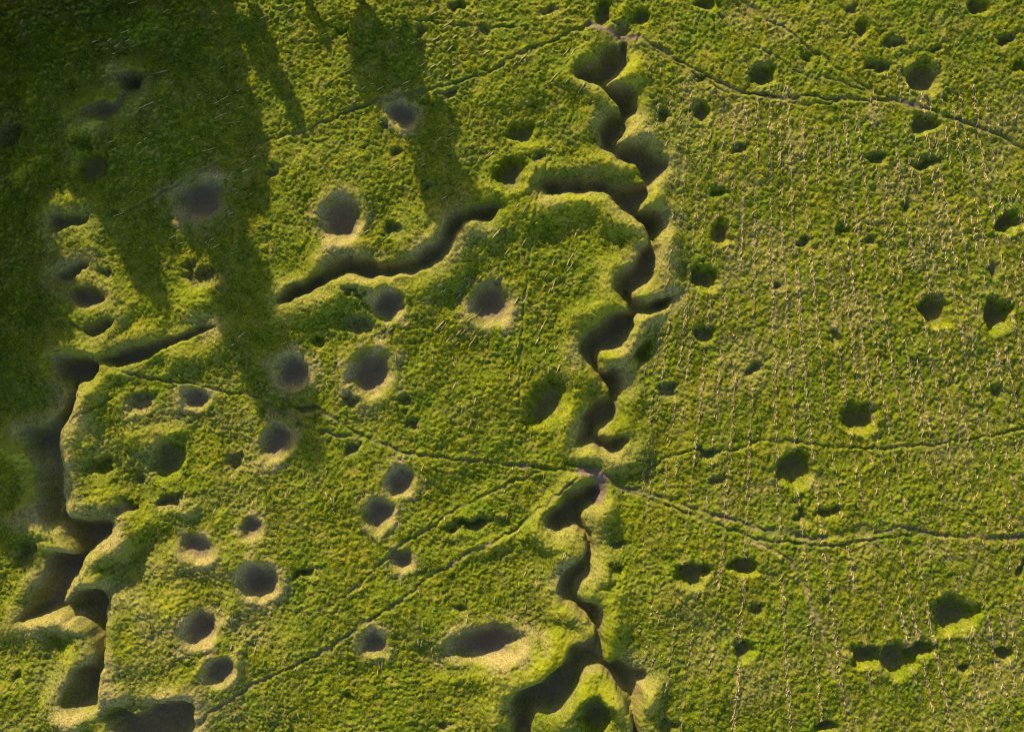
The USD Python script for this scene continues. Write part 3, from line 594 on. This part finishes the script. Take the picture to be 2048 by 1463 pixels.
sward_mat = usdkit.material(stage, '/World/Looks/blades_mixed', {
    'geo': ('geometry', {}), 'r': ('rgb_ramp', {'ramp': [(0.0, (0.045, 0.072, 0.008)), (0.45, (0.115, 0.145, 0.005)), (0.9, (0.25, 0.25, 0.006)), (1.0, (0.30, 0.24, 0.06))]}),
    'd': ('diffuse_bsdf', {}), 't': ('translucent_bsdf', {}), 'm': ('mix_closure', {'fac': 0.3})},
    [('geo.random_per_island', 'r.fac'), ('r.color', 'd.color'), ('r.color', 't.color'), ('d.BSDF', 'm.closure1'), ('t.BSDF', 'm.closure2')], surface='m.closure')

taken = np.zeros((NY, NX), bool)
for k, (line, hw, D, bare, label) in enumerate(PATHS):
    m = (path_id == k) & ~taken
    taken |= m
    tag(piece(numbered('/World', 'footpath'), cells_of(m)), label, 'footpath', 'paths trodden across the field', 'structure')
for k, (cx, cy, rx, ry, a, kind, label) in enumerate(C):
    m = (crater_id == k) & (crater_q < 1.22) & ~taken & (~inside | (crater_q < 1.0))
    taken |= m
    big = kind == 's' or max(rx, ry) >= 24
    name = {'s': 'shell_crater', 'g': 'shell_hole', 'h': 'ground_hollow'}[kind]
    group = {'s': 'shell craters with bare straw walls', 'g': 'steep grassy shell holes', 'h': 'shallow hollows in the turf'}[kind]
    path = numbered('/World', name)
    floor, wall = m & (crater_q < .62), m & (crater_q >= .62) & (crater_q < 1.0)
    rim = m & (crater_q >= 1.0)
    if big and floor.sum() > 12 and rim.sum() > 12:
        o = ((cx - 1024) * S, (731.5 - cy) * S, 0.0)
        x = place(path, o)
        for part, mm in (('crater_floor', floor), ('crater_wall', wall), ('crater_rim', rim)):
            if mm.any():
                piece(f'{path}/{part}', cells_of(mm), o)
    else:
        o = ((cx - 1024) * S, (731.5 - cy) * S, 0.0)
        x = place(path, o)
        piece(f'{path}/hollow_floor', cells_of(m), o)
    if kind != 's':
        sward(f'{path}/grass_tufts', m & (crater_q > (.62 if kind == 'g' else .3)), 20, o, .85)
    tag(x, label, 'crater' if kind != 'h' else 'hollow', group)
for k, (poly, D, W, label) in enumerate(TRENCHES):
    path = numbered('/World', 'trench')
    pp = np.asarray(poly)
    o = ((pp[:, 0].mean() - 1024) * S, (731.5 - pp[:, 1].mean()) * S, 0.0)
    x = place(path, o)
    tag(x, label, 'trench', 'old grassed over trenches')
    mine = (own == k) & ~taken
    sward(f'{path}/grass_tufts', mine & ~inside & (dout < 24) & (PX > -60) & (PX < 2110) & (PY > -60) & (PY < 1520), 14, o, .7)
    for part, mm in (('trench_floor', inside & (din > W * .85)), ('trench_wall', inside & (din <= W * .85)), ('earth_bank', ~inside & (dout < 24))):
        mm = mm & mine
        comps, nc = ndimage.label(mm)
        for c, size in enumerate(np.bincount(comps.ravel())[1:], 1):
            if size > 30:
                piece(numbered(path, part), cells_of(comps == c), o); taken |= comps == c
ground_cells = np.ones((MY - 1, MX - 1), bool)
ground_cells[E:E + NY - 1, E:E + NX - 1] = ~taken[:-1, :-1]
tag(piece('/World/ground', ground_cells), 'wide green field of rough grass over old shelled ground', 'ground', kind='structure')

frame = (PX > -70) & (PX < 2118) & (PY > -70) & (PY < 1533)
open_ground = ~taken & frame
px, py, r = scatter_points(open_ground, 30, 77)
g1, g2 = smooth_noise(12, seed=50), smooth_noise(5, seed=51)
keep = on_sheet(g2, px, py) + .4 * r.standard_normal(len(px)) > -.75
px, py = px[keep], py[keep]; n = len(px)
v1 = on_sheet(g1, px, py) + r.standard_normal(n) * .9
kind_of = np.where(v1 > .75, 1, np.where(v1 < -.8, 2, 0)); kind_of[(r.uniform(0, 1, n) < .05 + .05 * on_sheet(right, px, py))] = 3
inst = UsdGeom.PointInstancer.Define(stage, '/World/grass')
targets = []
for i in range(8):
    p = f'/World/grass/tuft_{i + 1:03d}'
    m = UsdGeom.Mesh.Define(stage, p); v = SHAPES[i].astype(np.float32)
    m.CreatePointsAttr(Vt.Vec3fArray.FromNumpy(np.ascontiguousarray(v))); m.CreateFaceVertexCountsAttr(Vt.IntArray.FromNumpy(np.full(len(v) // 3, 3, np.int32)))
    m.CreateFaceVertexIndicesAttr(Vt.IntArray.FromNumpy(np.arange(len(v), dtype=np.int32))); m.CreateSubdivisionSchemeAttr('none')
    UsdShade.MaterialBindingAPI.Apply(m.GetPrim()).Bind(blade_mats[i % 4])
    targets.append(p)
inst.CreatePrototypesRel().SetTargets(targets)
inst.CreateProtoIndicesAttr(Vt.IntArray.FromNumpy((kind_of + 4 * r.integers(0, 2, n)).astype(np.int32)))
inst.CreatePositionsAttr(Vt.Vec3fArray.FromNumpy(np.stack([(px - 1024) * S, (731.5 - py) * S, on_sheet(H, px, py)], 1).astype(np.float32)))
a = r.uniform(0, 2 * np.pi, n)
q4 = np.zeros((n, 4), np.float16); q4[:, 2] = np.sin(a / 2); q4[:, 3] = np.cos(a / 2)
inst.CreateOrientationsAttr(Vt.QuathArray.FromNumpy(q4))
sc = (r.uniform(.65, 1.4, n) * (.75 + .25 * np.clip(on_sheet(g2, px, py), -1, 1))).astype(np.float32)
inst.CreateScalesAttr(Vt.Vec3fArray.FromNumpy(np.stack([sc, sc, sc], 1)))
tag(inst.GetPrim(), 'rough green and yellow grass tufts covering the field', 'grass', kind='stuff')
print('tufts', n)

# ------------------------------------------------------------------ dead straw left in rows by the mower
V, F = [], []
nv = 0
hs = random.Random(11)
def strand(px, py, dx, dy, length, width):
    """A wisp of straw lying on the turf, a low tent of irregular width."""
    global nv
    n = max(3, int(length / 2.6)); L = math.hypot(dx, dy); dx, dy = dx / L, dy / L
    pts = []
    off = 0
    for i in range(n):
        t = i / (n - 1)
        off += hs.uniform(-.55, .55)
        x, y = px + dx * length * t - dy * off, py + dy * length * t + dx * off
        ww = width * (math.sin(math.pi * (.08 + .84 * t)) ** .6) * hs.uniform(.5, 1.35)
        pts.append((x, y, ww))
    ii = np.array(pts)
    zz = ndimage.map_coordinates(H, [(ii[:, 1] - gy[0]) / STEP, (ii[:, 0] - gx[0]) / STEP], order=1, mode='nearest')
    for (x, y, ww), zc in zip(pts, zz):
        for sgn, up in ((-1, .02), (0, .085), (1, .02)):
            V.append(((x - dy * ww * sgn - 1024) * S, (731.5 - (y + dx * ww * sgn)) * S, zc + up + hs.uniform(-.008, .012)))
    for i in range(n - 1):
        a = nv + 3 * i
        F.extend([(a, a + 1, a + 4, a + 3), (a + 1, a + 2, a + 5, a + 4)])
    nv += 3 * n
# right-hand field: long upright rows
for px, py, sl in ROWS:
    if hs.random() < .8:
        strand(px + hs.gauss(0, 1.7), py, sl + hs.gauss(0, .35), 1.0, hs.uniform(4, 11), hs.uniform(.35, .95))
    if hs.random() < .4:
        strand(px + hs.gauss(0, 3.0), py + hs.uniform(-3, 3), hs.gauss(sl, .9), 1.0, hs.uniform(2.5, 5), hs.uniform(.4, 1.0))
# left-hand field: slanting dashes
def left_dir(px, py):
    a = np.interp(px + .35 * py, [350, 700, 1000, 1150, 1300], [27, 30, 36, 48, 62])
    if py > 700:
        a = 90 + 12 * math.sin(px / 90)
    return math.cos(math.radians(a)), -math.sin(math.radians(a))
for k in range(950):
    px, py = hs.uniform(180, 1170), hs.uniform(0, 700)
    if py > 500 and px < 860: continue
    py = round((py + .55 * px) / 17) * 17 - .55 * px + hs.uniform(-2, 2) if px < 980 else py
    if at(dens, px, py) < hs.uniform(-.4, 1.3) or blocked(px, py): continue
    dx, dy = left_dir(px, py)
    dx += hs.gauss(0, .10); dy += hs.gauss(0, .10)
    strand(px, py, dx, dy, hs.uniform(6, 15) * (2.2 if hs.random() < .25 else 1), hs.uniform(.45, 1.25))
for k in range(750):
    px, py = hs.uniform(420, 1180), hs.uniform(640, 1460)
    if at(dens, px, py) < hs.uniform(0, 1.4) or blocked(px, py): continue
    dx, dy = left_dir(px, py)
    strand(px, py, dx + hs.gauss(0, .15), dy, hs.uniform(6, 18), hs.uniform(.6, 1.3))
V = np.array(V, np.float32); F = np.array(F, np.int32)
m = UsdGeom.Mesh.Define(stage, '/World/straw')
m.CreatePointsAttr(Vt.Vec3fArray.FromNumpy(V)); m.CreateFaceVertexCountsAttr(Vt.IntArray.FromNumpy(np.full(len(F), 4, np.int32)))
m.CreateFaceVertexIndicesAttr(Vt.IntArray.FromNumpy(F.ravel())); m.CreateSubdivisionSchemeAttr('none')
UsdShade.MaterialBindingAPI.Apply(m.GetPrim()).Bind(straw_mat)
tag(m.GetPrim(), 'pale dead straw lying in broken rows on the grass', 'straw', kind='stuff')

# ------------------------------------------------------------------ the trees that stand just beyond the frame and throw the long shadows
def tree_parts(seed, n_leaf, slim):
    r = random.Random(seed); rr = np.random.default_rng(seed)
    tv, tf = [], []
    def limb(p0, p1, r0, r1, sides=7):
        p0, p1 = np.asarray(p0, float), np.asarray(p1, float)
        d = p1 - p0; d /= np.linalg.norm(d); a = np.cross(d, [.3, .9, .2]); a /= np.linalg.norm(a); b = np.cross(d, a)
        base = len(tv)
        for p, q in ((p0, r0), (p1, r1)):
            for i in range(sides):
                t = 2 * math.pi * i / sides
                tv.append(p + q * (math.cos(t) * a + math.sin(t) * b))
        for i in range(sides):
            tf.append((base + i, base + (i + 1) % sides, base + sides + (i + 1) % sides, base + sides + i))
    h = 10.0
    top = [(0, 0, 0), (.08, .05, 2.2), (.02, .16, 5.0), (.12, .05, 8.4)]
    rad = [.26, .2, .14, .05]
    for i in range(3):
        limb(top[i], top[i + 1], rad[i], rad[i + 1], 9)
    clumps = []
    for i in range(22):
        z0 = r.uniform(1.6, 8.0); a = i * 2.4 + r.uniform(-.5, .5)
        ln = slim * (1 - abs((z0 - 4.2) / 6.5) ** 1.8) * r.uniform(.6, 1.0)
        end = (math.cos(a) * ln, math.sin(a) * ln, z0 + ln * r.uniform(.35, .8))
        limb((.05, .06, z0), end, .07, .02, 5)
        clumps.append((end, r.uniform(.6, 1.0) * (.55 + .22 * slim)))
        clumps.append(((end[0] * .5, end[1] * .5, end[2] * .9 + .25), r.uniform(.6, .95) * (.55 + .22 * slim)))
    clumps.append(((.1, .05, 9.0), .8)); clumps.append(((.1, 0, 8.2), .95))
    lv = []
    w = np.array([c[1] ** 2 for c in clumps]); w /= w.sum()
    pick = rr.choice(len(clumps), n_leaf, p=w)
    cen = np.array([c[0] for c in clumps])[pick]; rad2 = np.array([c[1] for c in clumps])[pick]
    d = rr.standard_normal((n_leaf, 3)); d /= np.linalg.norm(d, axis=1, keepdims=True)
    pos = cen + d * (rad2 * rr.uniform(.2, 1, n_leaf) ** .5 * np.where(rr.uniform(0, 1, n_leaf) < .2, rr.uniform(1, 1.7, n_leaf), 1))[:, None]
    a = rr.standard_normal((n_leaf, 3)); a /= np.linalg.norm(a, axis=1, keepdims=True)
    b = np.cross(a, rr.standard_normal((n_leaf, 3))); b /= np.linalg.norm(b, axis=1, keepdims=True)
    s = rr.uniform(.12, .24, n_leaf)[:, None]
    v = np.stack([pos - a * s, pos + b * s * .55, pos + a * s, pos - b * s * .55], 1).reshape(-1, 3)
    f = np.arange(4 * n_leaf).reshape(-1, 4)
    return (np.array(tv), np.array(tf)), (v, f)

def raw_mesh(path, v, f, mat):
    m = UsdGeom.Mesh.Define(stage, path)
    m.CreatePointsAttr(Vt.Vec3fArray.FromNumpy(np.ascontiguousarray(v, np.float32)))
    m.CreateFaceVertexCountsAttr(Vt.IntArray.FromNumpy(np.full(len(f), 4, np.int32)))
    m.CreateFaceVertexIndicesAttr(Vt.IntArray.FromNumpy(np.asarray(f, np.int32).ravel())); m.CreateSubdivisionSchemeAttr('none')
    UsdShade.MaterialBindingAPI.Apply(m.GetPrim()).Bind(mat)

# base x, y (plan), height, crown spread, prototype
TREES = [(34, -48, 15, .8, 0), (200, -64, 21.5, .85, 1), (693, -75, 12.5, 1.3, 2), (471, -52, 7, .8, 0), (585, -74, 4, .8, 1),
 (-60, -60, 9, 1.2, 1), (110, -62, 9.5, 1.2, 2), (262, -72, 10, 1.15, 1), (352, -62, 7.5, 1.2, 2), (180, -60, 8, 1.3, 0), (0, -75, 10, 1.3, 2),
 (-150, -30, 12, 1.2, 1), (-140, 150, 11, 1.2, 0), (-150, 330, 11, 1.1, 2), (-150, 480, 12, 1.1, 1), (-95, 60, 10, 1.2, 2), (-150, 400, 14, 1.0, 0), (-200, 560, 11, 1.1, 2), (-75, 300, 9, 1.0, 1),
 (-240, 200, 12, 1.2, 1), (-260, 420, 12, 1.2, 0), (430, -70, 5, 1.2, 1), (300, -110, 12, 1.1, 0), (60, -130, 13, 1.2, 2), (-30, -110, 12, 1.2, 0), (150, -120, 12, 1.2, 1), (230, -140, 13.5, 1.2, 2), (-110, -80, 11, 1.3, 2), (-180, 80, 13, 1.2, 1), (-60, 140, 7, 1.2, 0), (-75, 220, 8, 1.2, 2), (-60, 420, 8, 1.0, 1), (-80, 520, 9, 1.1, 2), (-180, 300, 13, 1.2, 0), (-220, 480, 14, 1.1, 1), (320, -60, 6, 1.3, 0), (140, -60, 6, 1.4, 1), (50, -60, 6, 1.4, 0), (-72, 140, 10.5, 1.25, 1), (-75, 250, 10.5, 1.25, 2), (-75, 350, 10.5, 1.2, 0), (-75, 440, 10.5, 1.2, 1), (-85, 520, 10, 1.2, 2), (-60, -10, 8, 1.3, 0), (-72, 560, 10.5, 1.2, 2), (-72, 620, 9, 1.2, 0), (-68, 390, 9.5, 1.3, 1), (250, -105, 10.5, 1.2, 0), (330, -105, 10, 1.15, 2), (290, -64, 8.6, 1.25, 1), (215, -68, 7, 1.3, 2), (75, -90, 11, 1.25, 0), (400, -62, 4.5, 1.2, 1), (-20, -64, 7, 1.4, 2), (-74, 690, 7.2, 1.3, 2), (-78, 640, 9.5, 1.2, 1)]
first = {}
for k, (px, py, h, spread, proto) in enumerate(TREES):
    path = numbered('/World', 'tree')
    x = UsdGeom.Xform.Define(stage, path)
    x.AddTranslateOp().Set(Gf.Vec3d((px - 1024) * S, (731.5 - py) * S, -.05)); x.AddRotateZOp().Set(float(k * 77 % 360))
    sc = h / 10.0 * .9; x.AddScaleOp().Set(Gf.Vec3f(sc * spread, sc * spread, sc))
    if proto not in first:
        first[proto] = path
        (tv, tf), (lv, lf) = tree_parts(50 + proto, 13000, [1.9, 1.7, 2.1][proto])
        raw_mesh(path + '/trunk', tv, tf, bark); raw_mesh(path + '/crown', lv, lf, leaf_mat)
    else:
        src = stage.GetPrimAtPath(first[proto])
        for part, mat in (('trunk', bark), ('crown', leaf_mat)):
            c = stage.DefinePrim(f'{path}/{part}', 'Mesh'); c.GetReferences().AddInternalReference(f'{first[proto]}/{part}')
    where = 'beyond the top edge of the picture' if py < 0 and px > -30 else 'beyond the left edge of the picture'
    tag(x.GetPrim(), f'leafy tree {where}, shading the upper left of the field', 'tree', 'trees outside the frame')
